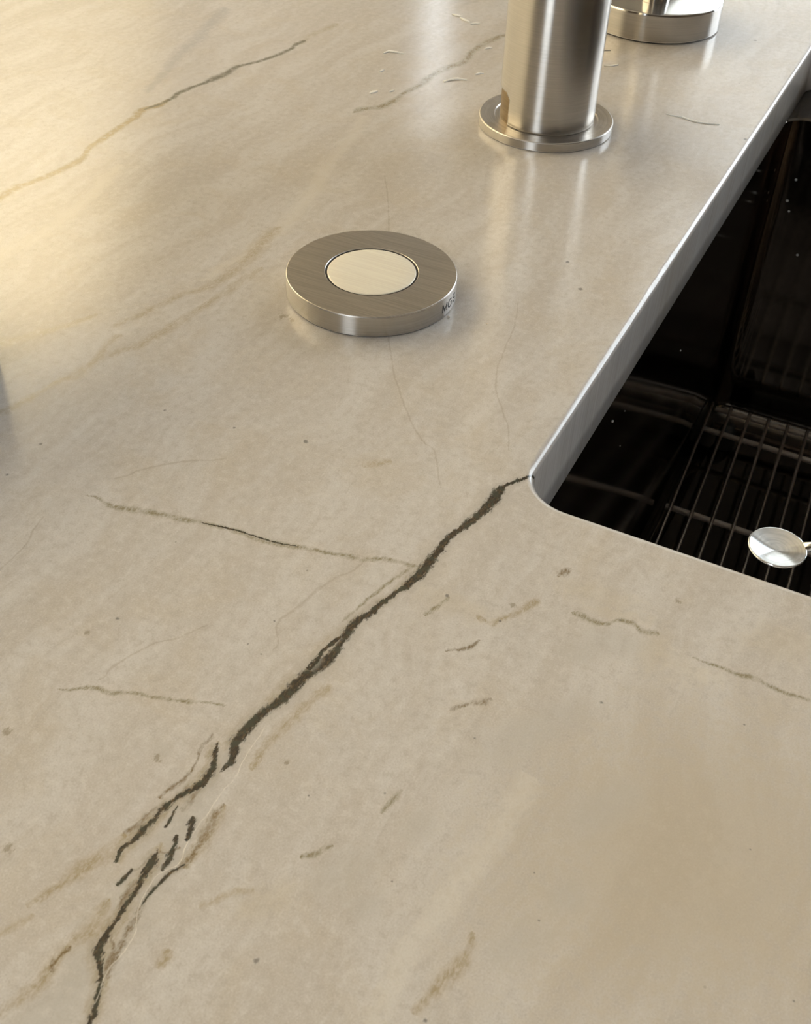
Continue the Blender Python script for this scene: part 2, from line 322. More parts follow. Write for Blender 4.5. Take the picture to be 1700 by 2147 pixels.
STYLE = {   # colour, opacity, inner edge, outer edge, waviness in mm, widening
    'dark':  ((0.024, 0.018, 0.009), 0.96, 0.55, 1.20, 0.95, 1.25),
    'brown': ((0.20, 0.135, 0.060), 0.95, 0.00, 1.45, 1.0, 1.45),
    'soft':  ((0.39, 0.305, 0.175), 0.85, 0.00, 1.70, 1.2, 1.5),
    'faint': ((0.43, 0.345, 0.21), 0.64, 0.00, 1.70, 1.2, 1.4),
    'olive': ((0.27, 0.225, 0.125), 0.92, 0.05, 1.40, 0.7, 1.25),
    'gold':  ((0.36, 0.265, 0.125), 0.85, 0.30, 1.20, 1.0, 1.1),
    'dusk':  ((0.15, 0.135, 0.095), 0.90, 0.20, 1.25, 0.8, 1.1),
    'white': ((0.95, 0.90, 0.82), 0.85, 0.10, 1.30, 1.6, 0.62),
    'pale':  ((0.80, 0.745, 0.66), 0.36, 0.00, 1.60, 3.0, 1.0),
    'grey':  ((0.54, 0.515, 0.48), 0.60, 0.00, 1.50, 2.5, 1.0),
    'pgrey': ((0.44, 0.42, 0.42), 0.50, 0.00, 1.50, 2.5, 1.0),
    'hair':  ((0.40, 0.34, 0.27), 0.42, 0.00, 1.60, 0.6, 1.0),
    'warm':  ((0.53, 0.455, 0.345), 0.62, 0.00, 1.0, 2.0, 1.0),
    'tan':   ((0.60, 0.515, 0.37), 0.38, 0.00, 1.0, 2.0, 1.0),
}
ORDER = ['grey', 'pgrey', 'pale', 'faint', 'soft', 'hair', 'gold', 'olive', 'brown', 'dusk', 'dark', 'white']


def stone_material(name, cell=None):
    """cell = (x0, x1, y0, y1) in mm: the part of the slab this copy covers, so that it carries only the veins that cross it"""
    def near(x0, x1, y0, y1, m):
        return cell and x1 + m > cell[0] and x0 - m < cell[1] and y1 + m > cell[2] and y0 - m < cell[3]
    N = Nodes(name, '2D')
    tc = N.node('ShaderNodeTexCoord', out=3)
    co = flat = N.vec('MULTIPLY', tc, (1000.0, 1000.0, 0.0))           # millimetres on the slab
    # ground: drawn-out streaks along the slab, clouds, grain
    warp = N.noise(co, 0.02, 3, 0.5, out=1)
    cw = N.vec('ADD', co, N.vec('MULTIPLY', N.vec('SUBTRACT', warp, (0.5, 0.5, 0.5)), (22.0, 40.0, 0.0)))
    st = N.node('ShaderNodeMapping', {'Vector': cw, 'Rotation': (0, 0, math.radians(6)), 'Scale': (0.085, 0.012, 0.085)})
    s1 = N.noise(st, 1.0, 6, 0.62)
    st2 = N.node('ShaderNodeMapping', {'Vector': cw, 'Rotation': (0, 0, math.radians(4)), 'Scale': (0.34, 0.05, 0.34), 'Location': (7, 3, 0)})
    s2 = N.noise(st2, 1.0, 5, 0.6)
    s3 = N.noise(cw, 0.045, 6, 0.65)
    s4 = N.noise(co, 0.42, 5, 0.68)
    s5 = N.noise(co, 2.6, 3, 0.7)
    base = N.mix(N.step(s1, 0.34, 0.66), (0.603, 0.557, 0.512), (0.680, 0.645, 0.615))
    base = N.mix(N.math('MULTIPLY', N.step(s3, 0.45, 0.72), 0.50), base, (0.603, 0.535, 0.447))
    base = N.mix(N.math('MULTIPLY', N.step(s2, 0.54, 0.78), 0.26), base, (0.536, 0.486, 0.429))
    base = N.mix(N.math('MULTIPLY', N.step(s2, 0.46, 0.26), 0.20), base, (0.762, 0.737, 0.727))
    base = N.mix(N.math('MULTIPLY', N.step(s4, 0.50, 0.72), 0.42), base, (0.489, 0.442, 0.392))
    base = N.mix(N.math('MULTIPLY', N.step(s4, 0.48, 0.30), 0.34), base, (0.783, 0.748, 0.714))
    base = N.mix(N.math('MULTIPLY', N.step(s5, 0.50, 0.74), 0.40), base, (0.484, 0.437, 0.385))
    base = N.mix(N.math('MULTIPLY', N.step(s5, 0.50, 0.28), 0.30), base, (0.803, 0.775, 0.758))
    # pepper
    vor = N.node('ShaderNodeTexVoronoi', {'Vector': co, 'Scale': 0.16, 'Randomness': 1.0}, 0)
    rnd = N.node('ShaderNodeTexVoronoi', {'Vector': co, 'Scale': 0.16, 'Randomness': 1.0}, 1)
    pick = N.math('MULTIPLY', N.step(vor, 0.055, 0.025), N.step(rnd, 0.70, 0.80))
    base = N.mix(N.math('MULTIPLY', pick, 0.55), base, (0.27, 0.24, 0.20))
    # jitter fields shared by all veins
    j1 = N.math('SUBTRACT', N.noise(flat, 0.16, 4, 0.6), 0.5)
    fib = N.vec('MULTIPLY', flat, (1.0, 0.42, 0.0))                # the jagged rims are drawn out along the veins
    j2 = N.math('SUBTRACT', N.noise(fib, 1.15, 5, 0.72), 0.5)
    jit = N.math('ADD', N.math('MULTIPLY', j1, 1.5), N.math('MULTIPLY', j2, 1.9))
    speck = N.noise(fib, 2.0, 4, 0.75)
    clump = N.noise(fib, 0.30, 3, 0.6)
    col = base
    for p in PATCHES:
        style, x, y, a, b, c, d = p
        ext = 1.7 / max(1e-6, abs(a * d - b * c)) 
        if not near(x - ext * (abs(d) + abs(b)), x + ext * (abs(d) + abs(b)), y - ext * (abs(c) + abs(a)), y + ext * (abs(c) + abs(a)), 0): continue
        q = N.vec('SUBTRACT', flat, (x, y, 0.0))
        e1 = N.vec('DOT_PRODUCT', q, (a, b, 0.0), out=1)
        e2 = N.vec('DOT_PRODUCT', q, (c, d, 0.0), out=1)
        r = N.math('SQRT', N.math('ADD', N.math('MULTIPLY', e1, e1), N.math('MULTIPLY', e2, e2)))
        r = N.math('ADD', r, N.math('MULTIPLY', N.math('SUBTRACT', s4, 0.5), 1.3))
        colr, op = STYLE[style][0], STYLE[style][1]
        col = N.mix(N.step(r, 1.15, 0.25, 0.0, op * (1.0 if style == 'warm' else 0.6)), col, colr)
    veins = sorted(VEINS, key=lambda v: ORDER.index(v[0]))
    for style, pts in veins:
        colr, op, e0, e1, wav, wide = STYLE[style]
        if not near(min(k[0] for k in pts), max(k[0] for k in pts), min(k[1] for k in pts), max(k[1] for k in pts), 3.2 * max(k[2] for k in pts) + 3): continue
        A = Vector(pts[0][:2]); B = Vector(pts[-1][:2])
        L = (B - A).length
        ux = (B - A) / L
        uy = Vector((-ux.y, ux.x))
        P = []
        for x, y, h in pts:
            d = Vector((x, y)) - A
            P.append((d.dot(ux) / L, d.dot(uy), h * wide))
        P.sort()
        Q = [P[0]]
        for k in P[1:]:
            if k[0] - Q[-1][0] > 0.004: Q.append(k)
        P = Q
        sv = max(max(abs(k[1]) for k in P), 0.5) * 1.05
        sh = max(k[2] for k in P) * 1.05
        q = N.vec('SUBTRACT', flat, (A.x, A.y, 0.0))
        u = N.vec('DOT_PRODUCT', q, (ux.x / L, ux.y / L, 0.0), out=1)
        v = N.vec('DOT_PRODUCT', q, (uy.x, uy.y, 0.0), out=1)
        uu = N.node('ShaderNodeCombineXYZ', {0: u, 1: u, 2: 0.0})
        cn = N.t.nodes.new('ShaderNodeVectorCurve')
        cm = cn.mapping
        cm.use_clip = False
        cm.extend = 'HORIZONTAL'
        pad = 0.03
        rows = ([(-pad, P[0][1], 0.0)] if True else []) + P + [(1 + pad, P[-1][1], 0.0)]
        for ch, (key, sc) in enumerate(((1, sv), (2, sh))):
            cu = cm.curves[ch]
            vals = [(r[0], r[key] / sc) for r in rows]
            cu.points[0].location = vals[0]
            cu.points[1].location = vals[-1]
            for w_ in vals[1:-1]: cu.points.new(*w_)
            for p_ in cu.points: p_.handle_type = 'AUTO_CLAMPED' if style not in ('dark',) else 'VECTOR'
        cm.update()
        N.put(cn.inputs['Vector'], uu)
        cen_ = N.vec('DOT_PRODUCT', cn.outputs[0], (sv, 0.0, 0.0), out=1)
        wid_ = N.vec('DOT_PRODUCT', cn.outputs[0], (0.0, sh, 0.0), out=1)
        jj = N.math('MULTIPLY', jit, min(wav, 0.9 * sh + 0.15) if style not in ('grey', 'pale', 'pgrey') else wav)
        d = N.math('ABSOLUTE', N.math('ADD', N.math('SUBTRACT', v, cen_), jj))
        w = N.math('MAXIMUM', wid_, 0.002)
        t = N.math('DIVIDE', d, w)
        if style == 'dark':
            halo = N.step(t, 3.2, 0.9, 0.0, 0.42)
            col = N.mix(halo, col, (0.47, 0.435, 0.395))
            t = N.math('MULTIPLY_ADD', N.math('SUBTRACT', speck, 0.5), 1.9 if sh < 1.35 else 1.0, t)
            inner = N.mix(N.step(speck, 0.44, 0.66), colr, (0.105, 0.066, 0.028))
            inner = N.mix(N.step(s4, 0.45, 0.6), inner, (0.045, 0.046, 0.028))
            col = N.mix(N.step(t, e1, e0, 0.0, op), col, inner)
        else:
            o = N.math('MULTIPLY', N.step(t, e1, e0, 0.0, op), N.lin(s4, 0.30, 0.52, 0.55, 1.0))
            if style in ('brown', 'olive', 'soft', 'white', 'faint'):
                o = N.math('MULTIPLY', o, N.lin(speck, 0.34, 0.58, 0.42, 1.0))
                o = N.math('MULTIPLY', o, N.lin(clump, 0.34, 0.56, 0.52, 1.0))
            col = N.mix(o, col, colr)
    for L_, colr, op in ((STAINS, (0.27, 0.21, 0.125), 0.6), (DOTS, (0.16, 0.145, 0.135), 0.72)):
        dm = None
        for x, y, r in L_:
            if not near(x, x, y, y, 3 * r): continue
            dd = N.math('DIVIDE', N.vec('DISTANCE', flat, (x, y, 0.0), out=1), r * (0.8 if L_ is DOTS else 0.75))
            dm = dd if dm is None else N.math('MINIMUM', dm, dd)
        if dm is None: continue
        dm = N.math('ADD', dm, N.math('MULTIPLY', j2, 2.2 if L_ is DOTS else 4.5))
        col = N.mix(N.step(dm, 1.25, 0.35, 0.0, op), col, colr)
    rough = N.math('ADD', 0.115, N.math('MULTIPLY', s5, 0.06))
    bp = N.node('ShaderNodeBump', {'Strength': 0.05, 'Distance': 0.0002, 'Height': s5})
    return N.set(Base_Color=col, Roughness=rough, Normal=bp, IOR=1.58)


# ------------------------------------------------------------------ materials
XCUT, YCUT = [-360.0, -128.0, 92.0], [-160.0, -98.0, -58.0, -20.0, 40.0, 130.0, 420.0]
CELLS = {}
for i_ in range(len(XCUT) - 1):
    for j_ in range(len(YCUT) - 1):
        CELLS[(i_, j_)] = stone_material('veined_quartzite', (XCUT[i_], XCUT[i_ + 1], YCUT[j_], YCUT[j_ + 1]))
STONE = stone_material('veined_quartzite')
STEEL_TURNED = brushed('turned_steel', (0.51, 0.485, 0.455), 0.26, 0.85, grain=0.06)
STEEL_FLANGE = brushed('stained_steel', (0.60, 0.57, 0.53), 0.33, 0.0, stain=0.10)
STEEL_LINES = brushed('line_brushed_steel', (0.55, 0.52, 0.485), 0.30, 0.0, lines=14)
STEEL_SATIN = brushed('satin_steel', (0.97, 0.90, 0.77), 0.42, 0.0, lines=-50, grain=0.05)
STEEL_SATIN.node_tree.nodes['Principled BSDF'].inputs['Metallic'].default_value = 0.2
STEEL_MIRROR = brushed('polished_steel', (0.80, 0.80, 0.79), 0.10, 0.0, grain=0.03)
STEEL_GREY = brushed('dull_steel', (0.45, 0.40, 0.35), 0.34, 0.0)
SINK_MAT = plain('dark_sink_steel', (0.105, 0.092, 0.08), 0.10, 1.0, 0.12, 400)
WIRE_MAT = plain('grid_wire_steel', (0.60, 0.53, 0.47), 0.32, 1.0, 0.1, 300)
LIT_BAR_MAT = plain('lit_cross_bar_steel', (0.95, 0.87, 0.81), 0.50, 0.7, 0.06, 300)  # paler than the wires: light from above put into the bars' colour
CORE_MAT = brushed('bronze_steel', (0.22, 0.165, 0.10), 0.42, 0.0)
SHADE_AND_FEET = plain('shade_and_feet_black', (0.02, 0.018, 0.016), 0.6)  # painted shade for gaps, and the plain black of the grid feet
FLAKE_MAT = plain('white_flake', (0.93, 0.91, 0.86), 0.45, 0.0, 0.04, 800)
INK = plain('black_print', (0.02, 0.02, 0.022), 0.4)
CRUMB_MAT = plain('pale_crumb', (0.72, 0.62, 0.50), 0.7, 0.0, 0.1, 1500)
DARK_CRUMB = plain('dark_crumb', (0.10, 0.11, 0.11), 0.7)
WALL_CREAM = plain('cream_wall_paint', (0.74, 0.66, 0.50), 0.85)
WALL_GREY = plain('grey_wall_paint', (0.25, 0.24, 0.235), 0.85)
WALL_DARK = plain('dark_brown_wall', (0.085, 0.062, 0.042), 0.7)
CEIL_MAT = plain('white_ceiling_paint', (0.55, 0.535, 0.51), 0.9)
FLOOR_MAT = plain('oak_floor', (0.22, 0.15, 0.09), 0.5, 0, 0.25, 12)
FRAME_MAT = plain('window_frame_paint', (0.75, 0.75, 0.74), 0.5)
CABINET_MAT = plain('cabinet_paint', (0.30, 0.29, 0.27), 0.5)
POT_MAT = plain('blue_grey_glaze', (0.035, 0.045, 0.055), 0.35)

# ------------------------------------------------------------------ the room
R = ROOM
T = 0.12


def struct(name, bm, mat):
    return tag(obj(name, bm, mat, smooth=False), kind='structure')


struct('floor', box(bmesh.new(), R['x0'] - T, R['x1'] + T, R['y0'] - T, R['y1'] + T, -0.1, 0), FLOOR_MAT)
struct('ceiling', box(bmesh.new(), R['x0'] - T, R['x1'] + T, R['y0'] - T, R['y1'] + T, R['h'], R['h'] + 0.1), CEIL_MAT)
struct('wall_left', box(bmesh.new(), R['x0'] - T, R['x0'], R['y0'], R['y1'], 0, R['h']), WALL_CREAM)
struct('wall_right', box(bmesh.new(), R['x1'], R['x1'] + T, R['y0'], R['y1'], 0, R['h']), WALL_DARK)
for side, y0, y1, mat in (('far', R['y1'], R['y1'] + T, WALL_GREY), ('near', R['y0'] - T, R['y0'], WALL_DARK)):
    bm = bmesh.new()
    holes = sorted([w for w in WINDOWS if w[0] == side], key=lambda w: w[1])
    x = R['x0'] - T
    for _, a, b, lo, hi in holes:
        box(bm, x, a, y0, y1, 0, R['h'])
        box(bm, a, b, y0, y1, 0, lo)
        box(bm, a, b, y0, y1, hi, R['h'])
        x = b
    box(bm, x, R['x1'] + T, y0, y1, 0, R['h'])
    struct('wall_' + side, bm, mat)
for k, (side, a, b, lo, hi) in enumerate(WINDOWS):
    y = R['y1'] + 0.06 if side == 'far' else R['y0'] - 0.06
    f = 0.03 if b - a > 0.3 else 0.012
    bm = bmesh.new()
    box(bm, a, a + f, y - .03, y + .03, lo, hi); box(bm, b - f, b, y - .03, y + .03, lo, hi)
    box(bm, a + f, b - f, y - .03, y + .03, lo, lo + f); box(bm, a + f, b - f, y - .03, y + .03, hi - f, hi)
    if b - a > 1: box(bm, (a + b) / 2 - f / 2, (a + b) / 2 + f / 2, y - .03, y + .03, lo + f, hi - f)
    struct('window_%d' % (k + 1), bm, FRAME_MAT)

# unseen fabric blind, added to soften the daylight of the left far pane
def blind_material():
    N = Nodes('added_blind_cloth')
    co = N.node('ShaderNodeTexCoord', out=3)
    w_ = N.node('ShaderNodeTexWave', {'Vector': co, 'Scale': 220.0, 'Distortion': 0.5})
    c = N.mix(w_, (0.80, 0.80, 0.79), (0.86, 0.86, 0.85))
    out = N.t.nodes['Material Output']
    tr = N.node('ShaderNodeBsdfTranslucent', {'Color': c})
    df = N.node('ShaderNodeBsdfDiffuse', {'Color': c})
    N.t.links.new(N.node('ShaderNodeMixShader', {0: 0.48, 1: tr, 2: df}), out.inputs['Surface'])
    N.t.nodes.remove(N.bsdf)
    return N.m


bl = thing('added_blind', 'unseen white fabric blind added to dim the left pane of the far window', 'blind', (-0.10, R['y1'] + 0.02, 0.98))
obj('blind_cloth', box(bmesh.new(), -0.34, 0.34, -0.0006, 0.0006, 0.06, 1.30), blind_material(), bl, False)
obj('bottom_bar', box(bmesh.new(), -0.345, 0.345, -0.008, 0.008, 0.045, 0.062), FRAME_MAT, bl, False)
rl = obj('roller', tube(bmesh.new(), [(-0.35, 0, 1.31), (0.35, 0, 1.31)], 0.012, 16), FRAME_MAT, bl)

for k, (lx, ly) in enumerate(ADDED_SPOTS):
    t = thing('added_spotlight', 'unseen white ceiling spotlight added to light the cream wall, %s in its row' % ('nearest', 'second', 'third', 'farthest')[k], 'lamp', (lx, ly, R['h']), 0, 'unseen spotlights added along the cream wall')
    o = obj('added_spot_housing', lathe([(0, -60), (26, -60), (30, -58), (32, -2), (32, 0)], 32), FRAME_MAT, t)
    l = bpy.data.lights.new('wall_wash', 'SPOT')
    l.energy = ADDED_SPOT_POWER
    l.color = ADDED_SPOT_COLOR
    l.spot_size = math.radians(84); l.spot_blend = 0.8
    l.shadow_soft_size = 0.03
    lo = link(bpy.data.objects.new('wall_wash', l))
    lo.parent = t
    lo.location = (0, 0, -0.07)
    aim = Vector((R['x0'] - lx, 0.10 if k == len(ADDED_SPOTS) - 1 else 0.0, 1.45 - (R['h'] - 0.07)))
    lo.rotation_euler = aim.to_track_quat('-Z', 'Y').to_euler()

# island body under the worktop
SLAB = dict(x0=-0.80, x1=0.62, y0=-0.75, y1=1.15, th=0.0255)
t = thing('island_cabinet', 'grey painted kitchen island cabinet carrying the stone worktop', 'cabinet', (0, 0, 0))
zt = TOP - SLAB['th']
for nm, d in (('side_panel', (SLAB['x0'] + .03, SLAB['x0'] + .05, SLAB['y0'] + .03, SLAB['y1'] - .03)), ('side_panel', (SLAB['x1'] - .05, SLAB['x1'] - .03, SLAB['y0'] + .03, SLAB['y1'] - .03)),
              ('end_panel', (SLAB['x0'] + .05, SLAB['x1'] - .05, SLAB['y0'] + .03, SLAB['y0'] + .05)), ('end_panel', (SLAB['x0'] + .05, SLAB['x1'] - .05, SLAB['y1'] - .05, SLAB['y1'] - .03))):
    obj(nm, box(bmesh.new(), *d, 0, zt), CABINET_MAT, t, False)

# ------------------------------------------------------------------ the worktop with its sink cut-out
CUT = dict(x0=0.0, x1=430.0, y0=0.0, y1=374.0, r=14.0)
CHIPS = [(232.9, 1.6, 0.55), (132.8, 2.2, 0.7), (123.2, 3, 0.5), (111.2, 5, 0.45), (275.1, 1.5, 0.4)]    # nicks in the left edge: y, width, depth in mm


def cut_loop(inset):
    """outline of the cut-out, shrunk inwards by inset (mm), with the outward direction at each point"""
    r = CUT['r']
    out = []
    def add(x, y, nx, ny):
        out.append((x - nx * inset, y - ny * inset, nx, ny))
    def arc(cx, cy, a0, a1, n=14):
        for i in range(n + 1):
            a = math.radians(a0 + (a1 - a0) * i / n)
            add(cx + r * math.cos(a), cy + r * math.sin(a), math.cos(a), math.sin(a))
    # left edge, from far to near, in small steps for the nicks and the slight hand-ground waviness
    n = 360
    for i in range(1, n):
        y = CUT['y1'] - r + (CUT['y0'] - CUT['y1'] + 2 * r) * i / n
        k = sum(dp * math.exp(-((y - cy) / w) ** 2) for cy, w, dp in CHIPS)
        k += 0.06 * math.sin(y * 0.11) + 0.05 * math.sin(y * 0.31 + 1)
        fade = max(0.0, 1 - inset / 2.2)
        add(CUT['x0'] - k * fade, y, -1, 0)
    arc(CUT['x0'] + r, CUT['y0'] + r, 180, 270)
    arc(CUT['x1'] - r, CUT['y0'] + r, 270, 360)
    arc(CUT['x1'] - r, CUT['y1'] - r, 0, 90)
    arc(CUT['x0'] + r, CUT['y1'] - r, 90, 180)
    return out


def worktop():
    bm = bmesh.new()
    rr = 2.1
    prof = [(rr * (1 - math.cos(a)), -rr * (1 - math.sin(a))) for a in (math.pi / 2 * (1 - i / 7) for i in range(8))]
    prof = [(rr - rr * math.cos(math.pi / 2 * i / 7), 0) for i in range(0)] + [(rr * math.sin(math.pi / 2 * i / 7), -rr * (1 - math.cos(math.pi / 2 * i / 7))) for i in range(8)]
    prof += [(rr, -8.0), (rr, -16.0), (rr, -SLAB['th'] * 1000 + 0.6), (rr - 0.6, -SLAB['th'] * 1000)]
    loops = []
    for ins, z in prof:
        loops.append([bm.verts.new((x * MM, y * MM, z * MM)) for x, y, _, _ in cut_loop(ins)])
    n = len(loops[0])
    for a, b in zip(loops, loops[1:]):
        for i in range(n):
            f = bm.faces.new((a[i], a[(i + 1) % n], b[(i + 1) % n], b[i])); f.smooth = True
    e = 0.003
    def outer(z, g):
        return [bm.verts.new(p) for p in ((SLAB['x0'] + g, SLAB['y0'] + g, z), (SLAB['x1'] - g, SLAB['y0'] + g, z), (SLAB['x1'] - g, SLAB['y1'] - g, z), (SLAB['x0'] + g, SLAB['y1'] - g, z))]
    o = [outer(0, e), outer(-e, 0), outer(-SLAB['th'], 0)]
    for a, b in zip(o, o[1:]):
        for i in range(4): bm.faces.new((a[i], b[i], b[(i + 1) % 4], a[(i + 1) % 4]))
    for ring, inner in ((o[0], loops[0]), (o[2], loops[-1])):
        ed = [bm.edges.get((ring[i], ring[(i + 1) % 4])) for i in range(4)] + [bm.edges.get((inner[i], inner[(i + 1) % n])) for i in range(n)]
        bmesh.ops.triangle_fill(bm, use_beauty=True, use_dissolve=False, edges=ed)
    bmesh.ops.recalc_face_normals(bm, faces=bm.faces)
    for ax, cuts in ((0, XCUT), (1, YCUT)):         # cut the flat top where the copies of the stone meet
        for c in cuts:
            top = [f for f in bm.faces if all(abs(v.co.z) < 1e-7 for v in f.verts)]
            geo = list({*top, *(e for f in top for e in f.edges), *(v for f in top for v in f.verts)})
            bmesh.ops.bisect_plane(bm, geom=geo, plane_co=Vector((c * MM if ax == 0 else 0, c * MM if ax else 0, 0)), plane_no=Vector((1 - ax, ax, 0)))
    bm.normal_update()
    ob = obj('countertop', bm, STONE, smooth=False)
    slot = {}
    for k_, m_ in CELLS.items():
        ob.data.materials.append(m_)
        slot[k_] = len(ob.data.materials) - 1
    for p in ob.data.polygons:
        q = p.center * 1000
        i_ = sum(q.x > c for c in XCUT) - 1
        j_ = sum(q.y > c for c in YCUT) - 1
        p.material_index = slot.get((i_, j_), 0)
    ob.location = (0, 0, TOP)
    for p in ob.data.polygons:      # only the rounded cut-out edge is smooth, the polished faces stay flat
        zs = [ob.data.vertices[i].co.z for i in p.vertices]
        p.use_smooth = max(zs) - min(zs) > 1e-6 and len(p.vertices) == 4
    return tag(ob, 'polished beige quartzite worktop with a dark vein running to the sink corner', 'countertop')


worktop()

# ------------------------------------------------------------------ sink
ZS = -25.5           # underside of the stone, mm
FLOOR_Z = -188.0


def rounded(x0, x1, y0, y1, r, n=8):
    out = []
    for cx, cy, a0 in ((x1 - r, y1 - r, 0), (x0 + r, y1 - r, 90), (x0 + r, y0 + r, 180), (x1 - r, y0 + r, 270)):
        for i in range(n + 1):
            a = math.radians(a0 + 90 * i / n)
            out.append((cx + r * math.cos(a), cy + r * math.sin(a)))
    return out


def basin():
    bm = bmesh.new()
    bx = (1.2, 429.0, 1.2, 332.0)
    levels = [(-38, ZS), (-0.8, ZS), (0.0, ZS - 0.8)] + [(0, ZS + (FLOOR_Z + 10 - ZS) * k / 4) for k in range(1, 5)] + [(1.5, FLOOR_Z + 5), (4, FLOOR_Z + 1.5), (9, FLOOR_Z)]
    loops = []
    for ins, z in levels:
        rad = max(2.0, 11.0 - ins)
        loops.append([bm.verts.new((x * MM, y * MM, z * MM)) for x, y in rounded(bx[0] + ins, bx[1] - ins, bx[2] + ins, bx[3] - ins, rad if ins > -5 else 20)])
    n = len(loops[0])
    for a, b in zip(loops, loops[1:]):
        for i in range(n): bm.faces.new((a[i], a[(i + 1) % n], b[(i + 1) % n], b[i]))
    bm.faces.new(loops[-1])
    bmesh.ops.recalc_face_normals(bm, faces=bm.faces)
    if bm.faces[-1].normal.z < 0: bmesh.ops.reverse_faces(bm, faces=bm.faces)
    return bm


sink = thing('undermount_sink', 'deep dark steel undermount sink below the stone cut-out', 'sink', (0, 0, TOP))
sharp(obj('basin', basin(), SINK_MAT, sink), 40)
dr = obj('drain', lathe([(0, -3.0), (20, -3.0), (24, -1.0), (38, 0.2), (44, 0.4), (45, 0.1)], 48), STEEL_GREY, sink)
dr.location = (215 * MM, 170 * MM, (FLOOR_Z + 0.5) * MM)

# bottom grid: every wire its own part
GZ = -172.0
grid = thing('sink_grid', 'steel wire bottom grid lying in the dark sink', 'rack', (0, 0, TOP))
proto = None
for k in range(43):
    x = 9.4 + 9.9 * k + 9.04          # the loose grid sits a little askew against its bars
    if x > 425: break
    if proto is None:
        pts = [(0, 8.0, GZ - 6), (0, 7.6, GZ - 1.5), (0, 9.0, GZ)] + [(0, 9 + 300 * i / 6, GZ) for i in range(1, 7)] + [(0, 312.6, GZ - 0.4), (0, 313.6, GZ - 2.5)]
        proto = obj('wire', tube(bmesh.new(), [(a * MM, b * MM, c * MM) for a, b, c in pts], 0.85 * MM, 8), WIRE_MAT, grid)
        w = proto
    else:
        w = proto.copy(); link(w); w.parent = grid
    w.location = (x * MM, 0, 0)
    w.rotation_euler = (0, 0, math.radians(2.7))
for y, z, x0 in ((311.2, GZ - 2.6, 6.0), (291.0, GZ - 2.6, 5.4), (223.0, GZ - 2.6, 5.4), (100.0, GZ - 2.6, 5.4), (9.0, GZ - 2.6, 6.0)):
    obj('cross_bar', tube(bmesh.new(), [(x0 * MM, y * MM, z * MM), (140 * MM, y * MM, z * MM), (280 * MM, y * MM, z * MM), (418 * MM, y * MM, z * MM)], 1.45 * MM, 10), LIT_BAR_MAT, grid)
obj('support_bar', tube(bmesh.new(), [(8 * MM, 303.5 * MM, (GZ - 7.5) * MM), (416 * MM, 303.5 * MM, (GZ - 7.5) * MM)], 1.6 * MM, 10), WIRE_MAT, grid)
for x, y in ((16, 300), (408, 300), (16, 16), (408, 16)):
    f = obj('foot', lathe([(0, 0), (4.6, 0), (5, 0.6), (5, 8), (3, 13.6), (0, 13.6)], 20), SHADE_AND_FEET, grid)
    f.location = (x * MM, y * MM, FLOOR_Z * MM + 0.0001)

# drops drying on the sink walls
DROPS = [(1.25, 121.5, -23.8, 0.275), (1.25, 101.2, -22.9, 0.33), (1.25, 97.8, -24.1, 0.33), (1.25, 90.2, -24.0, 0.41250000000000003), (1.25, 83.6, -25.3, 0.35750000000000004), (1.25, 91.7, -38.6, 0.44000000000000006), (1.25, 188.1, -68.2, 0.33), (1.25, 106.9, -44.5, 0.22000000000000003), (1.25, 110.6, -61.6, 0.22000000000000003), (12.0, 331.9, -53.9, 0.6400000000000001), (10.7, 331.9, -64.7, 0.7200000000000001), (12.8, 331.9, -69.6, 0.5599999999999999), (22.2, 331.9, -90.1, 0.6400000000000001)]
dp = None
ORD = ['first', 'second', 'third', 'fourth', 'fifth', 'sixth', 'seventh', 'eighth', 'ninth', 'tenth']
left_ = sorted((d[1] for d in DROPS if d[0] < 3), reverse=True)
far_ = sorted(d[2] for d in DROPS if d[0] >= 3)
for x, y, z, r in DROPS:
    o = bpy.data.objects.new('water_drop', dp.data) if dp else obj('water_drop', lathe([(1.0, 0), (0.9, 0.28), (0.6, 0.5), (0, 0.6)], 12), plain('dried_drop', (0.62, 0.62, 0.60), 0.35))
    if dp is None: dp = o
    else: link(o)
    o.location = (x * MM, y * MM, TOP + z * MM)
    o.scale = (r, r, r)
    o.rotation_euler = (0, math.radians(90), 0) if x < 3 else (math.radians(90), 0, 0)
    lab = ('tiny pale dried drop on the left sink wall, %s counted from the far corner' % ORD[left_.index(y)]) if x < 3 else ('tiny pale dried drop on the far sink wall, %s counted from the lowest' % ORD[far_.index(z)])
    tag(o, lab, 'drop', 'dried drops on the sink walls')

# ------------------------------------------------------------------ round switch button beside the sink
SW = thing('air_switch', 'low round steel push button set alone on the stone in front of the faucet', 'switch', (-71.3 * MM, 66.0 * MM, TOP))
sharp(obj('button_ring', lathe([(24.2, 0.0), (24.7, 0.15), (25, 0.5), (25, 6.45), (24.93, 6.68), (24.75, 6.8), (13.8, 6.8), (13.62, 6.65), (13.6, 3.0)], 160), STEEL_LINES, SW), 20)
sharp(obj('button_rim', lathe([(24.9, 0.55), (25.03, 0.56), (25.03, 6.32), (24.9, 6.34)], 160), STEEL_TURNED, SW), 20)
obj('gap_shade_ring', lathe([(12.6, 6.5), (13.7, 6.5)], 96), SHADE_AND_FEET, SW)  # flat dark ring high in the gap, standing in for its shade
ins = obj('button_insert', lathe([(13.0, 3.0), (13.02, 6.5), (12.95, 6.66), (12.6, 6.74), (9, 6.84), (5, 6.90), (0, 6.92)], 128), STEEL_SATIN, SW)
ins['label'] = 'pale satin centre cap'


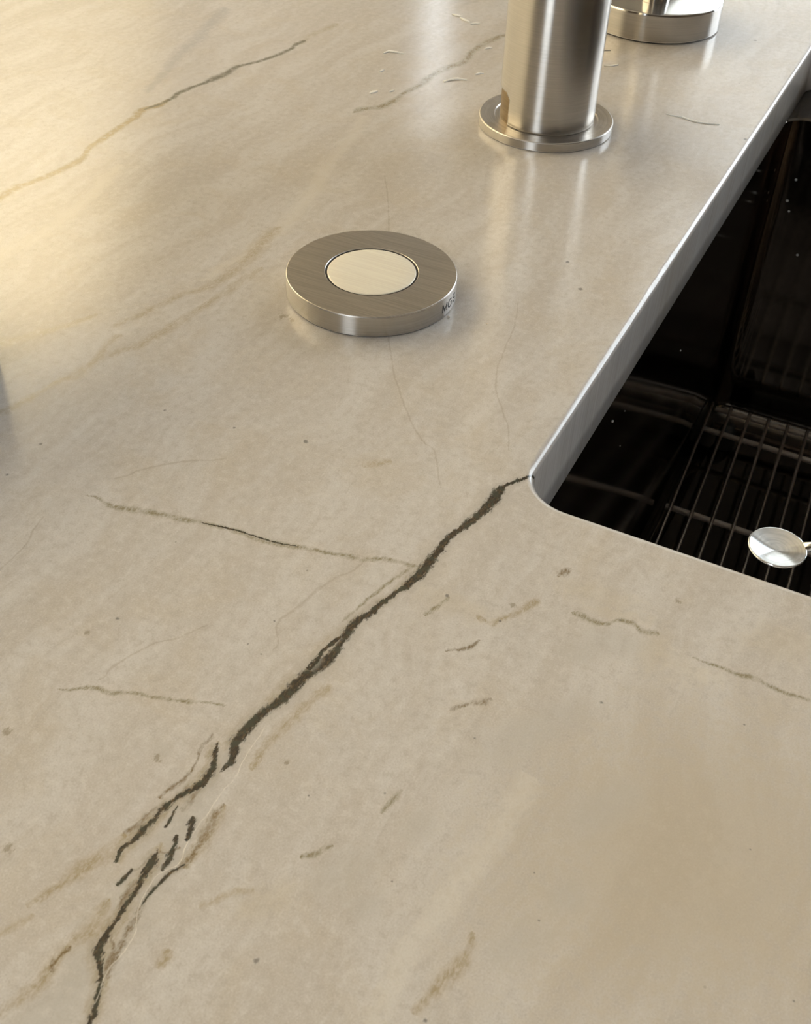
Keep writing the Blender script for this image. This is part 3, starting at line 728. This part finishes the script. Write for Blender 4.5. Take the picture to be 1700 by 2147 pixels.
def glyph(strokes, a0, width, height, z0, rad, t, bm):
    """letter strokes (0..1 square) laid on the cylinder of radius rad, starting at angle a0 (rad)"""
    for st in strokes:
        pts = [Vector((x * width, y * height)) for x, y in st]
        up = []
        for i, p in enumerate(pts):
            d = (pts[min(i + 1, len(pts) - 1)] - pts[max(i - 1, 0)]).normalized()
            nn = Vector((-d.y, d.x)) * t / 2
            row = []
            for q in (p + nn, p - nn):
                a = a0 + q.x / rad
                row.append(bm.verts.new((rad * math.cos(a) * MM, rad * math.sin(a) * MM, (z0 + q.y) * MM)))
            up.append(row)
        for r0, r1 in zip(up, up[1:]): bm.faces.new((r0[0], r0[1], r1[1], r1[0]))


def curve_pts(fn, a0, a1, n=12):
    return [fn(math.radians(a0 + (a1 - a0) * i / n)) for i in range(n + 1)]


GL = {
    'M': [[(0, 0), (0.02, 1)], [(0.02, 1), (0.5, 0.1)], [(0.5, 0.1), (0.98, 1)], [(0.98, 1), (1, 0)]],
    'G': [curve_pts(lambda a: (0.5 + 0.5 * math.cos(a), 0.5 + 0.5 * math.sin(a)), 40, 340), [(0.98, 0.34), (0.98, 0.5), (0.6, 0.5)]],
    'S': [[(0.92, 0.84), (0.7, 0.98), (0.4, 1.0), (0.12, 0.9), (0.06, 0.72), (0.25, 0.57), (0.7, 0.45), (0.93, 0.28), (0.86, 0.1), (0.6, 0.0), (0.3, 0.02), (0.04, 0.16)]],
}
bm = bmesh.new()
ang = math.radians(-8.2)
for ch, wd in (('M', 2.4), ('G', 2.7), ('S', 2.2)):
    glyph(GL[ch], ang, wd, 2.5, 2.0, 25.06, 0.42, bm)
    ang += (wd + 0.75) / 25.0
obj('lettering', bm, INK, SW, False)

# ------------------------------------------------------------------ faucet
FA = thing('faucet', 'tall brushed steel faucet column on a thin round base plate', 'faucet', (-70.7 * MM, 205.9 * MM, TOP), 0)
sharp(obj('base_plate', lathe([(24.9, 0), (25.2, 0.2), (25.3, 0.4), (25.3, 3.35), (25.15, 3.6), (24.9, 3.7), (19.6, 3.7), (19.2, 3.3), (12.0, 3.3)], 160), STEEL_FLANGE, FA), 20)
sharp(obj('base_rim', lathe([(25.2, 0.5), (25.33, 0.52), (25.33, 3.28), (25.2, 3.3)], 160), STEEL_TURNED, FA), 20)


def column():
    """tube with an arched slot cut out of its back foot"""
    bm = bmesh.new()
    seg, rad, wall = 180, 18.06, 2.4
    zs = [3.4 + 0.6 * i for i in range(26)] + [30, 60, 120, 200, 280]
    cen, half, top = math.pi, math.radians(58), 14.6
    def cut(a, z):
        d = abs((a - cen + math.pi) % (2 * math.pi) - math.pi)
        if d > half or z > top: return False
        ex, ez = max(0.0, (d - (half - 0.16)) * rad), max(0.0, z - (top - 2.9))
        return ex * ex + ez * ez < 2.9 * 2.9
    V = [[bm.verts.new((rad * math.cos(2 * math.pi * i / seg) * MM, rad * math.sin(2 * math.pi * i / seg) * MM, z * MM)) for i in range(seg)] for z in zs]
    for k in range(len(zs) - 1):
        for i in range(seg):
            a = 2 * math.pi * (i + 0.5) / seg
            if cut(a, (zs[k] + zs[k + 1]) / 2): continue
            bm.faces.new((V[k][i], V[k][(i + 1) % seg], V[k + 1][(i + 1) % seg], V[k + 1][i]))
    bmesh.ops.delete(bm, geom=[v for v in bm.verts if not v.link_faces], context='VERTS')
    return bm


c = obj('column', column(), STEEL_TURNED, FA)
sm = c.modifiers.new('wall', 'SOLIDIFY'); sm.thickness = 0.5 * MM; sm.offset = -1
obj('inner_core', lathe([(17.5, 3.2), (17.5, 24), (9, 26)], 96), CORE_MAT, FA)
obj('column_cap', lathe([(18.06, 280), (18.0, 281.5), (17, 282), (0, 282)], 96), STEEL_LINES, FA)
sp = obj('spout', tube(bmesh.new(), [(0.017, 0, 0.262), (0.10, 0, 0.262), (0.20, 0, 0.262), (0.235, 0, 0.260), (0.25, 0, 0.25), (0.252, 0, 0.235)], 0.011, 32), STEEL_TURNED, FA)

# ------------------------------------------------------------------ second fitting behind the faucet
DI = thing('soap_dispenser', 'round steel fitting with a thin stem, standing behind the faucet', 'dispenser', (-70.3 * MM, 341.0 * MM, TOP))
sharp(obj('base_disc', lathe([(29.3, 0.35), (30.1, 0.7), (30.2, 1.0), (30.2, 11.8), (29.9, 12.4), (29.2, 12.65), (6, 12.7)], 160), STEEL_MIRROR, DI), 40)
sharp(obj('disc_rim', lathe([(30.1, 1.0), (30.23, 1.02), (30.23, 11.7), (30.1, 11.72)], 160), STEEL_TURNED, DI), 20)
obj('shadow_ring', lathe([(28.9, 0.0), (29.2, 0.1), (29.2, 0.6)], 96), SHADE_AND_FEET, DI)
st = sharp(obj('stem', lathe([(6.2, 12.6), (6.2, 17.2), (5.9, 17.3), (5.9, 17.75), (6.2, 17.85), (6.2, 62), (11, 63), (11, 78), (10, 80), (0, 80)], 64), STEEL_TURNED, DI), 40)
nz = obj('nozzle', tube(bmesh.new(), [(0.008, 0, 0.070), (0.05, 0, 0.070), (0.085, 0, 0.068), (0.092, 0, 0.060)], 0.005, 20), STEEL_TURNED, DI)

# ------------------------------------------------------------------ long spoon with a round disc end, lying across the sink
SPX, SPY, SPZ = (60.82, 11.64, 0.0)
SPR = 6.57
spn = thing('stirring_spoon', 'small round shallow steel spoon head on a thin rod, reaching over the sink', 'spoon', (SPX * MM, SPY * MM, TOP))
k = SPR / 7.4
hd = obj('spoon_head', lathe([(0, -0.35), (4.5 * k, 0.0), (6.6 * k, 0.5), (7.3 * k, 0.9), (7.4 * k, 1.25), (7.2 * k, 1.5), (6.9 * k, 1.45), (6.5 * k, 1.25), (3.2 * k, 0.65), (0, 0.15)], 96), brushed('spun_steel', (0.88, 0.89, 0.89), 0.22, 0.9), spn)
hd.location = (0, 0, SPZ * MM)
hz = 1.35
obj('handle', tube(bmesh.new(), [(6.9 * k * MM * 0.86, 6.9 * k * MM * 0.5, (SPZ + 1.0) * MM), (0.012, 0.007, hz * MM), (0.40, 0.12, hz * MM), (0.53, 0.16, hz * MM)], 1.2 * MM, 14), STEEL_MIRROR, spn)

# ------------------------------------------------------------------ white flakes of dried residue on the stone
FLAKES = [
    ('three-piece zigzag white flake, the back left bit', 1.1, 0.5, [(-153.28, 300.67), (-150.78, 299.95), (-148.37, 299.94)]),
    ('three-piece zigzag white flake, the middle bit', 1.1, 0.4, [(-148.21, 298.53), (-144.75, 296.18), (-141.85, 295.02)]),
    ('three-piece zigzag white flake, the front right bit', 0.9, 0.4, [(-140.63, 292.82), (-139.23, 294.44), (-137.19, 295.72)]),
    ('white grain-shaped flake beyond the round button, left of the zigzag flake', 1.0, 0.4, [(-157.46, 240.02), (-156.59, 243.19), (-153.47, 243.8), (-149.94, 244.01)]),
    ('tiny white flake just below the left grain-shaped flake', 0.8, 0.2, [(-149.12, 220.52), (-148.75, 223.2)]),
    ('small bright white flake, leftmost of the flakes by the faint vein', 1.2, 0.3, [(-142.06, 198.41), (-141.29, 200.58), (-140.6, 202.13)]),
    ('thin short white flake on the faint vein, right of the leftmost bright flake', 0.6, 0.2, [(-136.1, 203.72), (-135.14, 206.02)]),
    ('plump white flake shaped like a rice grain, left of the faucet base', 1.4, 0.7, [(-121.96, 224.48), (-120.49, 227.75), (-118.24, 230.32), (-114.63, 231.32)]),
    ('thin white flake beside the plump rice-shaped flake', 0.8, 0.3, [(-114.09, 238.27), (-113.21, 240.64), (-111.47, 241.09)]),
    ('small white flake close to the faucet column, left of it', 1.0, 0.4, [(-122.55, 267.53), (-121.6, 269.47), (-120.18, 270.34)]),
    ('translucent small flake right of the faucet column', 1.0, 0.2, [(-71.35, 276.23), (-68.71, 277.21), (-66.44, 280.52)]),
    ('faint thin scrap nearest the back fitting, right of the faucet', 0.5, 0.15, [(-77.65, 293.26), (-74.77, 295.04)]),
    ('long thin twisted white strip lying between faucet and sink edge', 0.95, 0.25, [(-33.46, 240.25), (-30.31, 239.99), (-26.98, 240.39), (-23.77, 239.14), (-20.07, 238.74), (-16.14, 239.52), (-12.35, 240.75)]),
]


def flake(pts, wid, lift, seed):
    """thin curled strip through pts (mm); ragged width, real thickness"""
    rn = random.Random(seed)
    bm = bmesh.new()
    P = [Vector(p) for p in pts]
    Q = []
    for a, b in zip(P, P[1:]):
        for i in range(5): Q.append(a.lerp(b, i / 5))
    Q.append(P[-1])
    rows = []
    n = len(Q)
    for i, p in enumerate(Q):
        d = (Q[min(i + 1, n - 1)] - Q[max(i - 1, 0)]).normalized()
        nn = Vector((-d.y, d.x))
        taper = 0.35 + 0.65 * math.sin(math.pi * min(1, max(0, (i + 0.6) / (n + 0.2))))
        wv = wid * taper * rn.uniform(0.75, 1.15) / 2
        z = 0.3 * lift * math.sin(math.pi * i / (n - 1)) * rn.uniform(0.8, 1.0)
        rows.append([bm.verts.new(((p.x + nn.x * s) * MM, (p.y + nn.y * s) * MM, (z + h) * MM)) for s, h in ((-wv, 0.02), (-wv * 0.8, 0.30), (0, 0.36), (wv * 0.8, 0.30), (wv, 0.02))])
    for a, b in zip(rows, rows[1:]):
        for j in range(5): bm.faces.new((a[j], a[(j + 1) % 5], b[(j + 1) % 5], b[j]))
    bm.faces.new(rows[0]); bm.faces.new(rows[-1])
    bmesh.ops.recalc_face_normals(bm, faces=bm.faces)
    return bm


for i, (label, wid, lift, pts) in enumerate(FLAKES):
    cx, cy = pts[0]
    o = obj('residue_flake', flake([(x - cx, y - cy) for x, y in pts], wid * (1.0 if 'strip' in label else 1.5), lift, i), FLAKE_MAT, smooth=False)
    o.location = (cx * MM, cy * MM, TOP)
    tag(o, label, 'flake', 'white flakes scattered around the faucet')

GRAINS = [
    ('pale crumb at the right rim of the round button', -45.33, 64.14, 0.42, 0),
    ('tiny pale crumb touching the front rim of the round button', -47.88, 58.5, 0.3, 0),
    ('tiny pale crumb a little to the right of the round button', -34.18, 66.37, 0.24, 0),
]
for i, (label, x, y, r, dark) in enumerate(GRAINS):
    bm = bmesh.new()
    bmesh.ops.create_icosphere(bm, subdivisions=2, radius=r * MM)
    rn = random.Random(50 + i)
    for v in bm.verts:
        v.co *= rn.uniform(0.7, 1.15)
        v.co.z *= 0.7
    zmin = min(v.co.z for v in bm.verts)
    o = obj('crumb', bm, DARK_CRUMB if dark else CRUMB_MAT)
    o.location = (x * MM, y * MM, TOP - zmin)
    tag(o, label, 'crumb', 'crumbs beside the round button')

# ------------------------------------------------------------------ pot added for an unseen object, to cast the shade at the left edge
POT = (-166.5, -33.6)
pot = thing('stand_in_pot', 'dark blue-grey rounded pot added for an unseen object, casting the shade at the left edge', 'pot', (POT[0] * MM, POT[1] * MM, TOP))
obj('pot_body', lathe([(0, 0), (27, 0), (29.5, 1), (31, 4), (31, 20), (31, 34), (28, 44), (24, 50), (23, 52), (21.5, 52), (22, 49), (27, 40), (28, 20), (20, 6), (0, 4)], 64), POT_MAT, pot)
